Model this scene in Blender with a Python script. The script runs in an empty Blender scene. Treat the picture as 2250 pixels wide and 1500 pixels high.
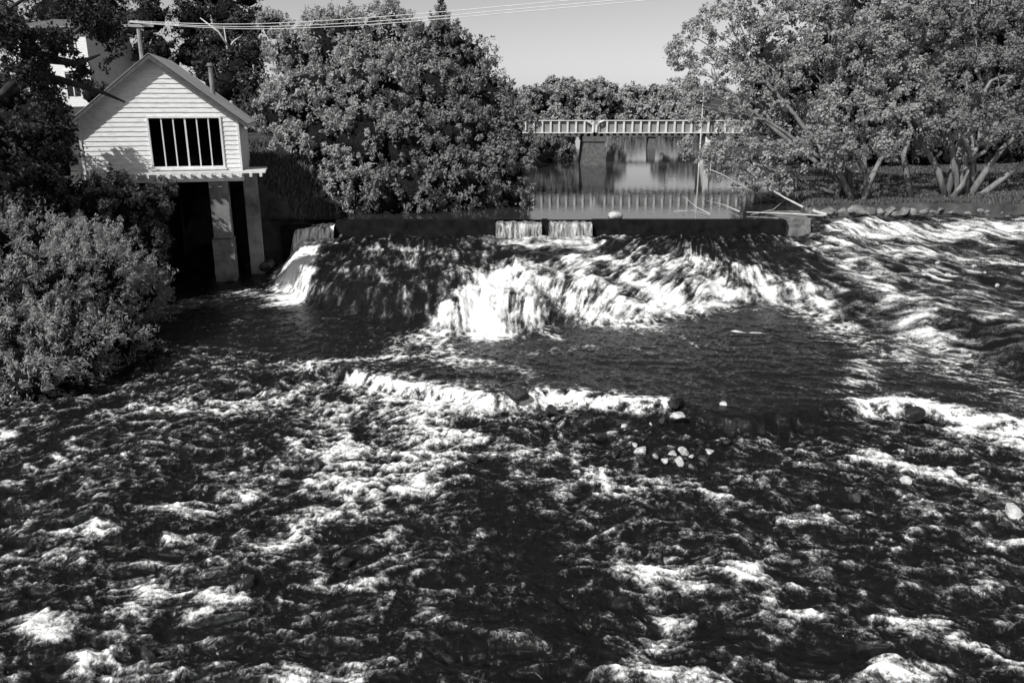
import bpy, math, numpy as np
from mathutils import Vector
rng = np.random.default_rng(7)
S = bpy.context.scene
CAMH, PITCH, F = 7.0, math.radians(16.4), 1766.0
cp, sp = math.cos(PITCH), math.sin(PITCH)

# ---- survey helpers (turn measured bearings into world positions) ----
def ray(u, v):
    a = (u-1125)/F; b = (750-v)/F
    return a, cp+b*sp, -sp+b*cp
def gp(u, v, z=0.0):
    a, y, c = ray(u, v); t = (z-CAMH)/c
    return np.array([a*t, y*t, z])
def at(u, v, Y):
    a, y, c = ray(u, v); t = Y/y
    return np.array([a*t, Y, CAMH+c*t])

# ---- noise ----
perm = rng.permutation(256); perm = np.concatenate([perm, perm]).astype(np.int32)
ang = rng.random(256)*2*np.pi
GX = np.cos(ang).astype(np.float32); GY = np.sin(ang).astype(np.float32)
def perlin(x, y):
    xi = np.floor(x).astype(np.int32); yi = np.floor(y).astype(np.int32)
    xf = (x-xi).astype(np.float32); yf = (y-yi).astype(np.float32)
    xi &= 255; yi &= 255
    u = xf*xf*xf*(xf*(xf*6-15)+10); v = yf*yf*yf*(yf*(yf*6-15)+10)
    x1 = (xi+1) & 255; y1 = (yi+1) & 255
    def g(a, b, dx, dy):
        h = perm[perm[a]+b]
        return GX[h]*dx+GY[h]*dy
    n00 = g(xi, yi, xf, yf); n10 = g(x1, yi, xf-1, yf)
    n01 = g(xi, y1, xf, yf-1); n11 = g(x1, y1, xf-1, yf-1)
    a = n00+u*(n10-n00); b = n01+u*(n11-n01)
    return (a+v*(b-a))*1.5
def fbm(x, y, o=4):
    s = 0; a = 0.5
    for i in range(o):
        s = s+a*perlin(x+17.3*i, y-9.1*i); x = x*2.03; y = y*2.03; a *= .5
    return s
def ridged(x, y, o=4, rg=.5):
    s = 0; a = 0.55
    for i in range(o):
        s = s+a*(1-np.abs(perlin(x+31.7*i, y+5.3*i))*1.6); x = x*2.07; y = y*2.07; a *= rg
    return s
def sstep(a, b, x):
    t = np.clip((x-a)/(b-a), 0, 1); return t*t*(3-2*t)

# ---- object helpers ----
def link(o, parent=None):
    S.collection.objects.link(o)
    if parent is not None: o.parent = parent
    return o
def empty(name, loc=(0, 0, 0)):
    e = bpy.data.objects.new(name, None); e.empty_display_size = .5
    return link(e)
def mesh_np(name, V, Fc, mat, parent=None, smooth=False, attrs=None):
    V = np.asarray(V, dtype=np.float32); Fc = np.asarray(Fc, dtype=np.int32)
    k = Fc.shape[1]; me = bpy.data.meshes.new(name)
    me.vertices.add(len(V)); me.vertices.foreach_set('co', V.ravel())
    me.loops.add(Fc.size); me.loops.foreach_set('vertex_index', Fc.ravel())
    me.polygons.add(len(Fc)); me.polygons.foreach_set('loop_start', np.arange(0, Fc.size, k, dtype=np.int32))
    me.polygons.foreach_set('use_smooth', np.full(len(Fc), smooth))
    if attrs:
        for n, a in attrs.items():
            at_ = me.attributes.new(n, 'FLOAT', 'POINT'); at_.data.foreach_set('value', np.asarray(a, dtype=np.float32).ravel())
    me.update(calc_edges=True)
    me.materials.append(mat)
    return link(bpy.data.objects.new(name, me), parent)

class MB:
    def __init__(s): s.v = []; s.f = []
    def add(s, vs, fs):
        n = len(s.v); s.v += [tuple(map(float, p)) for p in vs]; s.f += [tuple(i+n for i in f) for f in fs]
    def box(s, x0, x1, y0, y1, z0, z1):
        s.add([(x0,y0,z0),(x1,y0,z0),(x1,y1,z0),(x0,y1,z0),(x0,y0,z1),(x1,y0,z1),(x1,y1,z1),(x0,y1,z1)],
              [(0,3,2,1),(4,5,6,7),(0,1,5,4),(1,2,6,5),(2,3,7,6),(3,0,4,7)])
    def tube(s, pts, rad, n=8):
        pts = [Vector(p) for p in pts]; vs = []; fs = []
        for i, p in enumerate(pts):
            d = (pts[min(i+1, len(pts)-1)]-pts[max(i-1, 0)]).normalized()
            a = d.cross(Vector((0, 0, 1)) if abs(d.z) < .9 else Vector((1, 0, 0))).normalized(); b = d.cross(a)
            for k in range(n):
                t = 2*math.pi*k/n
                vs.append(p+(a*math.cos(t)+b*math.sin(t))*rad[i])
        for i in range(len(pts)-1):
            for k in range(n):
                fs.append((i*n+k, i*n+(k+1) % n, (i+1)*n+(k+1) % n, (i+1)*n+k))
        fs.append(tuple(range(n))[::-1]); fs.append(tuple((len(pts)-1)*n+k for k in range(n)))
        s.add(vs, fs)
    def obj(s, name, mat, parent=None, smooth=False):
        me = bpy.data.meshes.new(name); me.from_pydata(s.v, [], s.f); me.update()
        if smooth:
            me.polygons.foreach_set('use_smooth', [True]*len(me.polygons))
        me.materials.append(mat)
        return link(bpy.data.objects.new(name, me), parent)

# ---- materials ----
def newmat(name):
    m = bpy.data.materials.new(name); m.use_nodes = True
    nt = m.node_tree; return m, nt, nt.nodes['Principled BSDF']
def N(nt, t, **kw):
    n = nt.nodes.new(t)
    for k, v in kw.items():
        if k.startswith('i_'): n.inputs[k[2:].replace('_', ' ')].default_value = v
        else: setattr(n, k, v)
    return n
def mat_noise(name, c0, c1, scale=4, rough=.8, bump=.3, stretch=(1, 1, 1), detail=6, bdist=.03, lo=.3, hi=.7, spec=.3):
    m, nt, b = newmat(name); L = nt.links.new
    tc = N(nt, 'ShaderNodeTexCoord'); mp = N(nt, 'ShaderNodeMapping'); mp.inputs['Scale'].default_value = stretch
    L(tc.outputs['Object'], mp.inputs[0])
    n = N(nt, 'ShaderNodeTexNoise', i_Scale=scale, i_Detail=detail, i_Roughness=.65); L(mp.outputs[0], n.inputs['Vector'])
    r = N(nt, 'ShaderNodeValToRGB'); L(n.outputs['Fac'], r.inputs[0])
    r.color_ramp.elements[0].position = lo; r.color_ramp.elements[1].position = hi
    r.color_ramp.elements[0].color = (c0, c0, c0, 1); r.color_ramp.elements[1].color = (c1, c1, c1, 1)
    L(r.outputs[0], b.inputs['Base Color']); b.inputs['Roughness'].default_value = rough
    b.inputs['Specular IOR Level'].default_value = spec
    bp = N(nt, 'ShaderNodeBump', i_Strength=bump, i_Distance=bdist); L(n.outputs['Fac'], bp.inputs['Height']); L(bp.outputs[0], b.inputs['Normal'])
    return m
def mat_leaf(name, c0, c1, trans=.3):
    m, nt, b = newmat(name); L = nt.links.new
    a = N(nt, 'ShaderNodeAttribute', attribute_name='shade')
    r = N(nt, 'ShaderNodeMapRange'); r.inputs['To Min'].default_value = c0; r.inputs['To Max'].default_value = c1
    L(a.outputs['Fac'], r.inputs['Value'])
    cc = N(nt, 'ShaderNodeCombineColor'); [L(r.outputs[0], cc.inputs[i]) for i in range(3)]
    nt.nodes.remove(b)
    d = N(nt, 'ShaderNodeBsdfDiffuse'); L(cc.outputs[0], d.inputs[0])
    if trans > 0:
        t = N(nt, 'ShaderNodeBsdfTranslucent'); L(cc.outputs[0], t.inputs[0])
        mx = N(nt, 'ShaderNodeMixShader'); mx.inputs[0].default_value = trans
        L(d.outputs[0], mx.inputs[1]); L(t.outputs[0], mx.inputs[2]); L(mx.outputs[0], nt.nodes['Material Output'].inputs[0])
    else: L(d.outputs[0], nt.nodes['Material Output'].inputs[0])
    return m
M_paint = mat_noise('weathered_white_paint', .5, .8, 3, .6, .2, (1, 1, 6), lo=.25, hi=.55)
M_frame = mat_noise('frame_paint', .6, .8, 6, .5, .1)
M_trim = mat_noise('dark_trim', .05, .12, 6, .6, .2)
M_roof = mat_noise('roof_iron', .22, .42, 2, .5, .1, (.4, 6, .4))
M_hroof = mat_noise('house_roof', .08, .16, 2, .6, .1)
M_conc = mat_noise('concrete', .08, .32, 1.6, .9, .6, lo=.3, hi=.7)
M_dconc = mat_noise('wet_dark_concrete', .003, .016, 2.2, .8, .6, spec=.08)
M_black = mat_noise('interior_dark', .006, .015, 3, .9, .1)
M_bark = mat_noise('bark', .05, .2, 5, .9, .8, (1, 1, .25))
M_bark_p = mat_noise('pale_bark', .08, .28, 5, .9, .8, (1, 1, .25))
M_bark_d = mat_noise('dark_bark', .02, .07, 5, .9, .8, (1, 1, .25))
M_dead = mat_noise('bleached_wood', .35, .6, 5, .8, .5)
M_core = mat_noise('crown_inner_shade', .008, .03, 6, 1, 1, bdist=.3, spec=.05)  # near-black filler blobs: the crowns' inner shade put into the colour
M_ground = mat_noise('ground_grass', .02, .09, 1.3, 1, .8, bdist=.08, spec=.1)
M_stone = mat_noise('stone', .05, .26, 3, .9, .8)
M_wetrock = mat_noise('wet_rock', .008, .04, 5, .45, .9, spec=.35)
M_palerock = mat_noise('pale_rock', .22, .7, 7, .8, .8)
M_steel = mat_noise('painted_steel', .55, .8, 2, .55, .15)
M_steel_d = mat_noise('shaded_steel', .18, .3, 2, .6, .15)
M_brick = mat_noise('pier_masonry', .06, .16, 4, .9, .8)
M_wire = mat_noise('wire', .5, .7, 2, .4, 0)
M_pole = mat_noise('timber_pole', .2, .4, 3, .8, .3)
L_pale = mat_leaf('leaf_pale', .22, .50); L_mid = mat_leaf('leaf_mid', .11, .36)
L_dark = mat_leaf('leaf_dark', .02, .09, 0); L_bush = mat_leaf('leaf_bush', .16, .46)
L_far = mat_leaf('leaf_far', .20, .34, 0); L_right = mat_leaf('leaf_right', .20, .48); L_haze = mat_leaf('leaf_haze', .26, .33, 0)  # most distant leaves: pale, even tone with aerial haze painted into it

# ---- world, sun, camera ----
sunvec = Vector((-0.58, -0.65, 0.80)).normalized()
el = math.asin(sunvec.z); az = math.atan2(sunvec.x, sunvec.y)
W = bpy.data.worlds.new('World'); S.world = W; W.use_nodes = True; nt = W.node_tree
sky = nt.nodes.new('ShaderNodeTexSky'); sky.sky_type = 'NISHITA'; sky.sun_disc = False
sky.sun_elevation = el; sky.sun_rotation = az; sky.air_density = 1.0; sky.dust_density = .7
bw = nt.nodes.new('ShaderNodeSeparateColor'); nt.links.new(sky.outputs[0], bw.inputs[0])
ad = nt.nodes.new('ShaderNodeMath'); ad.operation = 'ADD'; nt.links.new(bw.outputs[1], ad.inputs[0]); nt.links.new(bw.outputs[0], ad.inputs[1])
ml = nt.nodes.new('ShaderNodeMath'); ml.operation = 'MULTIPLY'; ml.inputs[1].default_value = .5; nt.links.new(ad.outputs[0], ml.inputs[0])
nt.links.new(ml.outputs[0], nt.nodes['Background'].inputs[0]); nt.nodes['Background'].inputs[1].default_value = .11
sl = bpy.data.lights.new('sun', 'SUN'); sl.energy = 5.0; sl.angle = math.radians(.5); sl.color = (1, .995, .985)
so = link(bpy.data.objects.new('sun', sl)); so.rotation_euler = (-sunvec).to_track_quat('-Z', 'Y').to_euler(); so.location = (-40, -30, 60)
cd = bpy.data.cameras.new('camera'); cd.sensor_width = 36; cd.lens = 36*F/2250; cd.clip_end = 3000
co = link(bpy.data.objects.new('camera', cd)); co.location = (0, 0, CAMH); co.rotation_euler = (math.pi/2-PITCH, 0, 0); S.camera = co
S.view_settings.view_transform = 'Standard'; S.view_settings.look = 'None'; S.view_settings.exposure = 0

# ================= terrain =================
Ly = [-60, 5, 12, 18, 22, 26, 30, 31, 36.4, 36.6, 42, 50, 60, 71, 90, 130, 200, 400, 900]
Lx = [-16, -15, -14, -12.8, -12.2, -12.2, -13, -14.4, -14.4, -9.8, -6, -2, .5, 2.5, 4.5, 10, 18, 40, 60]
Ry = [-60, 38.7, 39.0, 45, 55, 71, 90, 130, 200, 400, 900]
Rx = [31, 31, 14, 16, 18, 19.5, 22, 27, 33, 44, 64]
def ground_z(x, y):
    Lb = np.interp(y, Ly, Lx); Rb = np.interp(y, Ry, Rx)
    zwl = np.where(y > 36.5, 2.0, 0.0); zwr = np.where(y > 38.85, 2.0, 0.0)
    dl = Lb-x; dr = x-Rb
    zl = zwl+np.clip(dl*1.0, -1.6, 2.2)+np.clip(dl-2.2, 0, 22)*.12
    zr = zwr+np.clip(dr*.7, -1.6, np.where(y > 38.85, .3, 2.5))+np.clip(dr-1, 0, 60)*.025
    z = np.maximum(zl, zr)
    z = z+fbm(x*.25, y*.25, 3)*.35*np.clip(np.maximum(dl, dr)*.5, 0, 1)
    far = np.clip((y-180)/400, 0, 1)
    z = z+far*np.clip(np.maximum(dl, dr)/60, 0, 1)*(9+6*fbm(x*.01, y*.01, 3))
    return z
gx = np.concatenate([np.linspace(-700, -60, 25)[:-1], np.linspace(-60, -25, 50)[:-1], np.linspace(-25, 40, 200)[:-1], np.linspace(40, 80, 50)[:-1], np.linspace(80, 700, 25)])
gy = np.concatenate([np.linspace(-60, 0, 30)[:-1], np.linspace(0, 60, 220)[:-1], np.linspace(60, 140, 120)[:-1], np.linspace(140, 1500, 60)])
def grid(X, Y, Z):
    r, c = X.shape; V = np.stack([X, Y, Z], -1).reshape(-1, 3)
    i = np.arange(r*c).reshape(r, c)
    return V, np.stack([i[:-1, :-1], i[:-1, 1:], i[1:, 1:], i[1:, :-1]], -1).reshape(-1, 4)
X, Y = np.meshgrid(gx, gy); V, Fc = grid(X, Y, ground_z(X, Y)); mesh_np('ground', V, Fc, M_ground, smooth=True)

# ================= upper river =================
m, nt, b = newmat('calm_water'); Lk = nt.links.new
b.inputs['Base Color'].default_value = (.03, .03, .03, 1); b.inputs['Roughness'].default_value = .02; b.inputs['IOR'].default_value = 1.333
tc = N(nt, 'ShaderNodeTexCoord'); mp = N(nt, 'ShaderNodeMapping'); mp.inputs['Scale'].default_value = (.8, 1.2, 1); Lk(tc.outputs['Object'], mp.inputs[0])
n1 = N(nt, 'ShaderNodeTexNoise', i_Scale=2.2, i_Detail=3, i_Roughness=.55); Lk(mp.outputs[0], n1.inputs['Vector'])
bp = N(nt, 'ShaderNodeBump', i_Strength=.18, i_Distance=.025); Lk(n1.outputs[0], bp.inputs['Height']); Lk(bp.outputs[0], b.inputs['Normal'])
M_calm = m
mb = MB(); mb.add([(-12, 36.55, 2), (13.2, 36.55, 2), (13.2, 39.2, 2), (40, 39.2, 2), (130, 900, 2), (-12, 900, 2)], [(0, 1, 2, 3, 4, 5)])
mb.obj('river_pool', M_calm)

# ================= lower river =================
ROWS, COLS = 1000, 1400
yy = 4*np.exp(np.linspace(0, math.log(39.0/4), ROWS)); uu = np.linspace(-1, 1, COLS)
Yg = np.repeat(yy[:, None], COLS, 1); Xg = uu[None, :]*(5+.83*yy[:, None])
x = Xg.astype(np.float32); y = Yg.astype(np.float32)
foot = np.array([gp(*p)[:2] for p in [(640,640),(690,690),(800,700),(900,725),(1000,745),(1120,735),(1250,715),(1400,705),(1550,690),(1700,672),(1850,705),(2000,745),(2250,820),(2500,890)]])
foot = foot[np.argsort(foot[:, 0])]
ye = np.interp(x, foot[:, 0], foot[:, 1])+.8*fbm(x*.6, x*0+3.3, 4)+.5*fbm(x*.5+9, y*.5, 3)
wl = np.array([gp(*p)[:2] for p in [(450,760),(620,790),(780,820),(900,848),(1080,874),(1250,864),(1480,892),(1650,925),(1900,885),(2100,902),(2250,935),(2500,960)]])
wl = wl[np.argsort(wl[:, 0])]
yw = np.interp(x, wl[:, 0], wl[:, 1])+.3*fbm(x*1.5, x*0+8.1, 3)
fw = np.interp(x, [-8, -3, 2, 6, 10, 16], [1.3, 2.4, 3.2, 3.4, 3.8, 5.0])
t = y-ye
xl = np.interp(y, [28, 36], [-8.5, -9.7])+.2*perlin(y*.8, y*0)
side = sstep(-.9, .5, x-xl)
ap = (sstep(-.2, 1, t/fw)*.85+np.clip((t-fw)/np.maximum(36.3-ye-fw, .5), 0, 1)*.5)*side
ap += .34*side*sstep(0, 1.5, t)*fbm(x*.5+4, y*.5, 3)
ap += .5*sstep(12.6, 14.5, x)*sstep(33.0, 37.6, y)
base = ap-.28*sstep(.25, -.25, y-yw)*sstep(-8, -5, x)-.022*np.clip(yw-y, 0, 30)
onap = sstep(-.3, .6, t)*side
rap = sstep(.6, -.6, y-yw)
kf = np.interp(x, [-10, -6, -2, 1, 3.5, 7, 9.5, 13, 20], [.25, .0, -.15, .2, .75, .7, 0, -.5, -.9])
a_ = x-kf*(y-30)
# current drift in the rapids: fans out to either side of the mid channel
dr_ = np.clip(x*.09, -.6, .6)
xs_ = x+dr_*(y-15)*.6
wx = xs_+.45*fbm(x*.7, y*.7, 2); wy = y+.45*fbm(x*.7+40, y*.7+11, 2)
rd = ridged(wx*1.1, wy*1.6, 5)
rd2 = ridged(wx*3.2+9, wy*4.0+3, 4)
rd3 = ridged(wx*1.9+50, wy*1.1+70, 4)
fb = fbm(xs_*1.5+7, y*2.0, 5)
big = perlin(x*.35+3, y*.45+8)
st = fbm(a_*2.2+.6*perlin(y*.5, a_*.7), y*.45, 4)
st2 = fbm(a_*6, y*1.1+20, 3)
amp = .24+.76*rap
z = base+amp*(.12*(rd-.6)+.06*(rd2-.5)+.05*(rd3-.6)+.10*fb+.09*big)*(1-.5*onap)+onap*(.09*st+.05*st2+.14*fbm(x*1.2, y*1.2, 4))

def segd(P, Q, kx=1., ky=1.):
    px, py = (x-P[0])*kx, (y-P[1])*ky; qx, qy = (Q[0]-P[0])*kx, (Q[1]-P[1])*ky
    h = np.clip((px*qx+py*qy)/(qx*qx+qy*qy+1e-6), 0, 1)
    return np.sqrt((px-h*qx)**2+(py-h*qy)**2)
pos = np.zeros_like(x); neg = np.zeros_like(x)
def stroke(pts, w, i, zp=0., ngt=False):
    global pos, neg
    P = [gp(p[0], p[1], zp) for p in pts]
    if len(P) == 1: P.append(P[0]+np.array([.01, 0, 0]))
    d = np.full_like(x, 1e9)
    for A, B in zip(P[:-1], P[1:]): d = np.minimum(d, segd(A, B))
    g = i*np.exp(-(d/w)**2)
    if ngt: neg = np.maximum(neg, g)
    else: pos = np.maximum(pos, g)
# left fall
stroke([(655,540),(650,600),(625,640)], .75, 1.9, .4); stroke([(530,640),(600,650),(660,660)], .7, 1.3, 0); stroke([(720,530),(800,545),(930,545)], .45, .8, 1.2)
stroke([(800,560),(1000,590)], .6, .6, 1.0); stroke([(760,600),(900,620)], .5, .35, .8)
stroke([(690,560),(670,620)], .35, 1.6, .6); stroke([(900,560),(1060,560)], .6, .6, 1.1)
# centre falls
stroke([(1090,530),(1290,535)], 1.0, 1.1, 1.25); stroke([(1100,600),(1240,600),(1300,640)], 1.1, 1.1, .7)
stroke([(1060,650),(1160,650),(1300,690),(1400,700)], 1.0, 1.35, .2)
stroke([(1110,640),(1050,690),(1070,720)], 1.1, 2.0, .15); stroke([(1010,715),(930,745)], .8, 1.3, 0); stroke([(1150,640),(1160,700)], .8, 1.3, .3)
stroke([(1330,600),(1420,620),(1520,590),(1560,640)], 1.0, 1.2, .5); stroke([(1290,660),(1380,690),(1500,680),(1620,660)], .9, 1.5, .1)
stroke([(1390,640),(1480,660)], .9, 1.7, .3); stroke([(1250,580),(1300,600)], .6, 1.2, .8); stroke([(1330,715),(1400,720)], .4, 1.2, 0)
stroke([(1640,610),(1740,640),(1800,650)], 1.0, 1.15, .5); stroke([(1760,660),(1850,710)], .9, 1.05, .2); stroke([(1620,650),(1700,640)], .8, 1.2, .3)
stroke([(1330,510),(1400,540)], .5, .8, 1.3); stroke([(1330,560),(1600,560)], .6, .45, 1.1); stroke([(1650,520),(1800,540)], .5, .5, 1.2)
# right shoulder
stroke([(1840,570),(1900,620),(2000,680),(2100,760)], 1.2, .85, .6); stroke([(1940,560),(2080,640),(2250,720)], 1.1, .65, .8)
stroke([(1850,720),(1980,770)], 1.0, .85, .2); stroke([(1730,530),(1850,560)], .4, .7, 1.2); stroke([(2050,700),(2150,800),(2250,850)], 1.1, .6, .3)
stroke([(1880,508),(2050,508),(2400,500)], 1.6, 1.3, 1.6); stroke([(1950,545),(2150,560),(2400,590)], 1.2, .95, 1.3)
stroke([(2080,580),(2260,610)], .5, .6, 1.1); stroke([(1950,800),(2100,830)], .6, .6, .0)
# pool streaks
stroke([(650,800),(800,790),(960,780),(1090,800)], .36, .95); stroke([(960,750),(1000,800)], .7, 1.0); stroke([(1190,730),(1230,745)], .3, .9)
stroke([(1600,728),(1670,732)], .12, 1.1); stroke([(560,790),(720,800)], .3, .55); stroke([(430,720),(560,700)], .25, .35)
stroke([(1880,860),(1900,800),(1960,790)], .6, .7); stroke([(1500,740),(1540,770)], .15, .55); stroke([(900,740),(860,790),(700,800)], .45, .7)
stroke([(1150,780),(1300,760)], .3, .5); stroke([(1120,800),(1180,830)], .3, .6); stroke([(1380,760),(1480,790)], .2, .5)
# small weir
stroke([(780,830),(900,850),(1080,878),(1250,872),(1380,885),(1470,892)], .32, 1.5, -.1)
stroke([(840,850),(960,880),(1080,890)], .8, 1.25, -.2)
stroke([(1180,880),(1350,895)], .4, 1.2, -.3)
stroke([(1900,890),(2000,885),(2130,915),(2300,950)], .42, 1.7, -.1); stroke([(2100,950),(2300,985)], .45, 1.25, -.3)
# rapids
zr_ = -.4
stroke([(900,900),(960,950),(940,1000),(900,1060),(760,1050)], .85, .95, zr_); stroke([(930,1050),(800,1090),(720,1120),(600,1190)], .5, .9, zr_)
stroke([(760,1070),(940,1075)], .35, 1.2, zr_); stroke([(760,900),(700,960),(800,1000)], .55, .75, zr_)
stroke([(700,860),(600,890),(480,920),(280,925)], .5, .75, zr_); stroke([(1000,970),(1130,1000),(1250,1000),(1370,1080)], .45, .75, zr_)
stroke([(640,980),(720,1010)], .35, .9, zr_); stroke([(1150,1050),(1240,1060)], .22, .9, zr_)
stroke([(300,1290),(420,1290),(520,1320)], .26, 1.05, zr_); stroke([(450,1340),(400,1360)], .16, .95, zr_)
stroke([(150,1190),(230,1185)], .22, .95, zr_); stroke([(40,1080),(130,1040),(180,1010)], .25, .8, zr_); stroke([(60,1370),(120,1400)], .22, .8, zr_)
stroke([(200,1450),(290,1480)], .25, 1.0, zr_); stroke([(640,1490),(780,1480)], .2, .85, zr_); stroke([(700,1280),(820,1275)], .18, .85, zr_)
stroke([(1370,1230),(1480,1260),(1530,1290)], .25, .85, zr_); stroke([(1620,1260),(1680,1250)], .22, 1.0, zr_)
stroke([(1450,1330),(1470,1380),(1380,1450),(1330,1490)], .24, .95, zr_); stroke([(1700,1330),(1780,1350)], .2, .85, zr_)
stroke([(1740,1145),(1800,1140)], .22, 1.0, zr_); stroke([(1880,1370),(2060,1370)], .2, 1.0, zr_); stroke([(2100,1400),(2250,1440)], .2, .85, zr_)
stroke([(1950,1470),(2030,1490)], .22, .95, zr_); stroke([(1900,1010),(2100,1050),(2250,1100)], .35, .75, zr_); stroke([(2180,1200),(2250,1190)], .25, .85, zr_)
stroke([(1040,1180),(1110,1170)], .15, .75, zr_); stroke([(0,960),(20,985)], .25, 1.2, zr_); stroke([(1560,1100),(1650,1110)], .2, .75, zr_)
stroke([(1450,1470),(1600,1480)], .25, .85, zr_); stroke([(560,1080),(480,1120),(300,1130)], .3, .7, zr_)
stroke([(1090,1120),(1180,1250),(1220,1400),(1180,1520)], .85, .9, zr_, True); stroke([(1000,1430),(900,1500)], .6, .6, zr_, True)
stroke([(1300,930),(1500,950),(1800,940)], .5, .6, zr_, True); stroke([(560,1230),(640,1290)], .5, .45, zr_, True); stroke([(1380,1000),(1560,1000)], .4, .5, zr_, True)
patch = fbm(x*.45+50, y*.55+20, 3)
amb = rap*(.14+.65*patch)+(1-rap)*(-.04)
texr = 1.15*(rd-.66)+1.2*(rd2-.58)+.8*(rd3-.64)+.3*fb
texa = 1.0*st+.8*st2+.6*fb
foam = amb*.62+.80*pos-neg*.6+(1-onap)*texr*(.55+.5*np.maximum(rap, np.clip(pos, 0, 1)))+onap*(texa*1.05)+.05
V, Fc = grid(Xg, Yg, z)
def water_z(px, py):
    i = int(np.clip(np.searchsorted(yy, py), 0, ROWS-1)); j = int(np.clip((px/(5+.83*yy[i])+1)/2*(COLS-1), 0, COLS-1)); return float(z[i, j])
m, nt, b = newmat('white_water'); Lk = nt.links.new
fa = N(nt, 'ShaderNodeAttribute', attribute_name='foam'); aa = N(nt, 'ShaderNodeAttribute', attribute_name='apron'); fl = N(nt, 'ShaderNodeAttribute', attribute_name='flow')
tc = N(nt, 'ShaderNodeTexCoord')
nA = N(nt, 'ShaderNodeTexNoise', i_Scale=7.5, i_Detail=6, i_Roughness=.76, i_Distortion=1.1)
mpA = N(nt, 'ShaderNodeMapping'); mpA.inputs['Scale'].default_value = (1.25, 1.0, 1.2); Lk(tc.outputs['Object'], mpA.inputs[0]); Lk(mpA.outputs[0], nA.inputs['Vector'])
nR = N(nt, 'ShaderNodeTexNoise', i_Scale=3.4, i_Detail=4, i_Roughness=.6, i_Distortion=1.8); Lk(mpA.outputs[0], nR.inputs['Vector'])
def M_(op, a, b_=None, c=None):
    n = N(nt, 'ShaderNodeMath', operation=op)
    for i, q in enumerate((a, b_, c)):
        if q is None: continue
        if isinstance(q, (int, float)): n.inputs[i].default_value = q
        else: Lk(q, n.inputs[i])
    return n.outputs[0]
fil = M_('MAXIMUM', M_('MULTIPLY_ADD', M_('ABSOLUTE', M_('SUBTRACT', nR.outputs['Fac'], .5)), -9.0, 1.0), 0.0)
sx = N(nt, 'ShaderNodeSeparateXYZ'); Lk(tc.outputs['Object'], sx.inputs[0]); cx = N(nt, 'ShaderNodeCombineXYZ'); Lk(fl.outputs['Fac'], cx.inputs[0]); Lk(sx.outputs[1], cx.inputs[1]); Lk(sx.outputs[2], cx.inputs[2])
mpB = N(nt, 'ShaderNodeMapping'); mpB.inputs['Scale'].default_value = (3.6, 1.3, 1.6); Lk(cx.outputs[0], mpB.inputs[0])
nB = N(nt, 'ShaderNodeTexNoise', i_Scale=2.2, i_Detail=6, i_Roughness=.76, i_Distortion=.7); Lk(mpB.outputs[0], nB.inputs['Vector'])
mx = N(nt, 'ShaderNodeMix'); Lk(aa.outputs['Fac'], mx.inputs[0]); Lk(nA.outputs['Fac'], mx.inputs[2]); Lk(nB.outputs['Fac'], mx.inputs[3])
s1 = M_('MULTIPLY_ADD', mx.outputs[0], 2.4, fa.outputs['Fac'])
s2 = M_('MULTIPLY_ADD', fil, .28, s1)
s3 = M_('MULTIPLY', M_('SUBTRACT', s2, 1.35), .72)
rp = N(nt, 'ShaderNodeValToRGB'); cr = rp.color_ramp
Lk(s3, rp.inputs[0])
cr.elements[0].position = .08; cr.elements[0].color = (0, 0, 0, 1); cr.elements[1].position = .95; cr.elements[1].color = (1, 1, 1, 1)
for p_, v_ in ((.28, .03), (.45, .13), (.62, .38)): e = cr.elements.new(p_); e.color = (v_, v_, v_, 1)
mc = N(nt, 'ShaderNodeMix', data_type='RGBA'); Lk(rp.outputs[0], mc.inputs[0]); mc.inputs[6].default_value = (.006, .006, .006, 1); mc.inputs[7].default_value = (.95, .95, .95, 1)
Lk(mc.outputs[2], b.inputs['Base Color'])
mr = N(nt, 'ShaderNodeMapRange'); Lk(rp.outputs[0], mr.inputs[0]); mr.inputs[2].default_value = .6; mr.inputs[3].default_value = .10; mr.inputs[4].default_value = .7
Lk(mr.outputs[0], b.inputs['Roughness']); b.inputs['IOR'].default_value = 1.333
nC = N(nt, 'ShaderNodeTexNoise', i_Scale=8, i_Detail=4, i_Roughness=.65, i_Distortion=.8); Lk(mpA.outputs[0], nC.inputs['Vector'])
bp = N(nt, 'ShaderNodeBump', i_Strength=.75, i_Distance=.06); Lk(nC.outputs[0], bp.inputs['Height']); Lk(bp.outputs[0], b.inputs['Normal'])
mesh_np('river_rapids', V, Fc, m, smooth=True, attrs={'foam': foam, 'apron': onap*.7, 'flow': a_})

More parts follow.
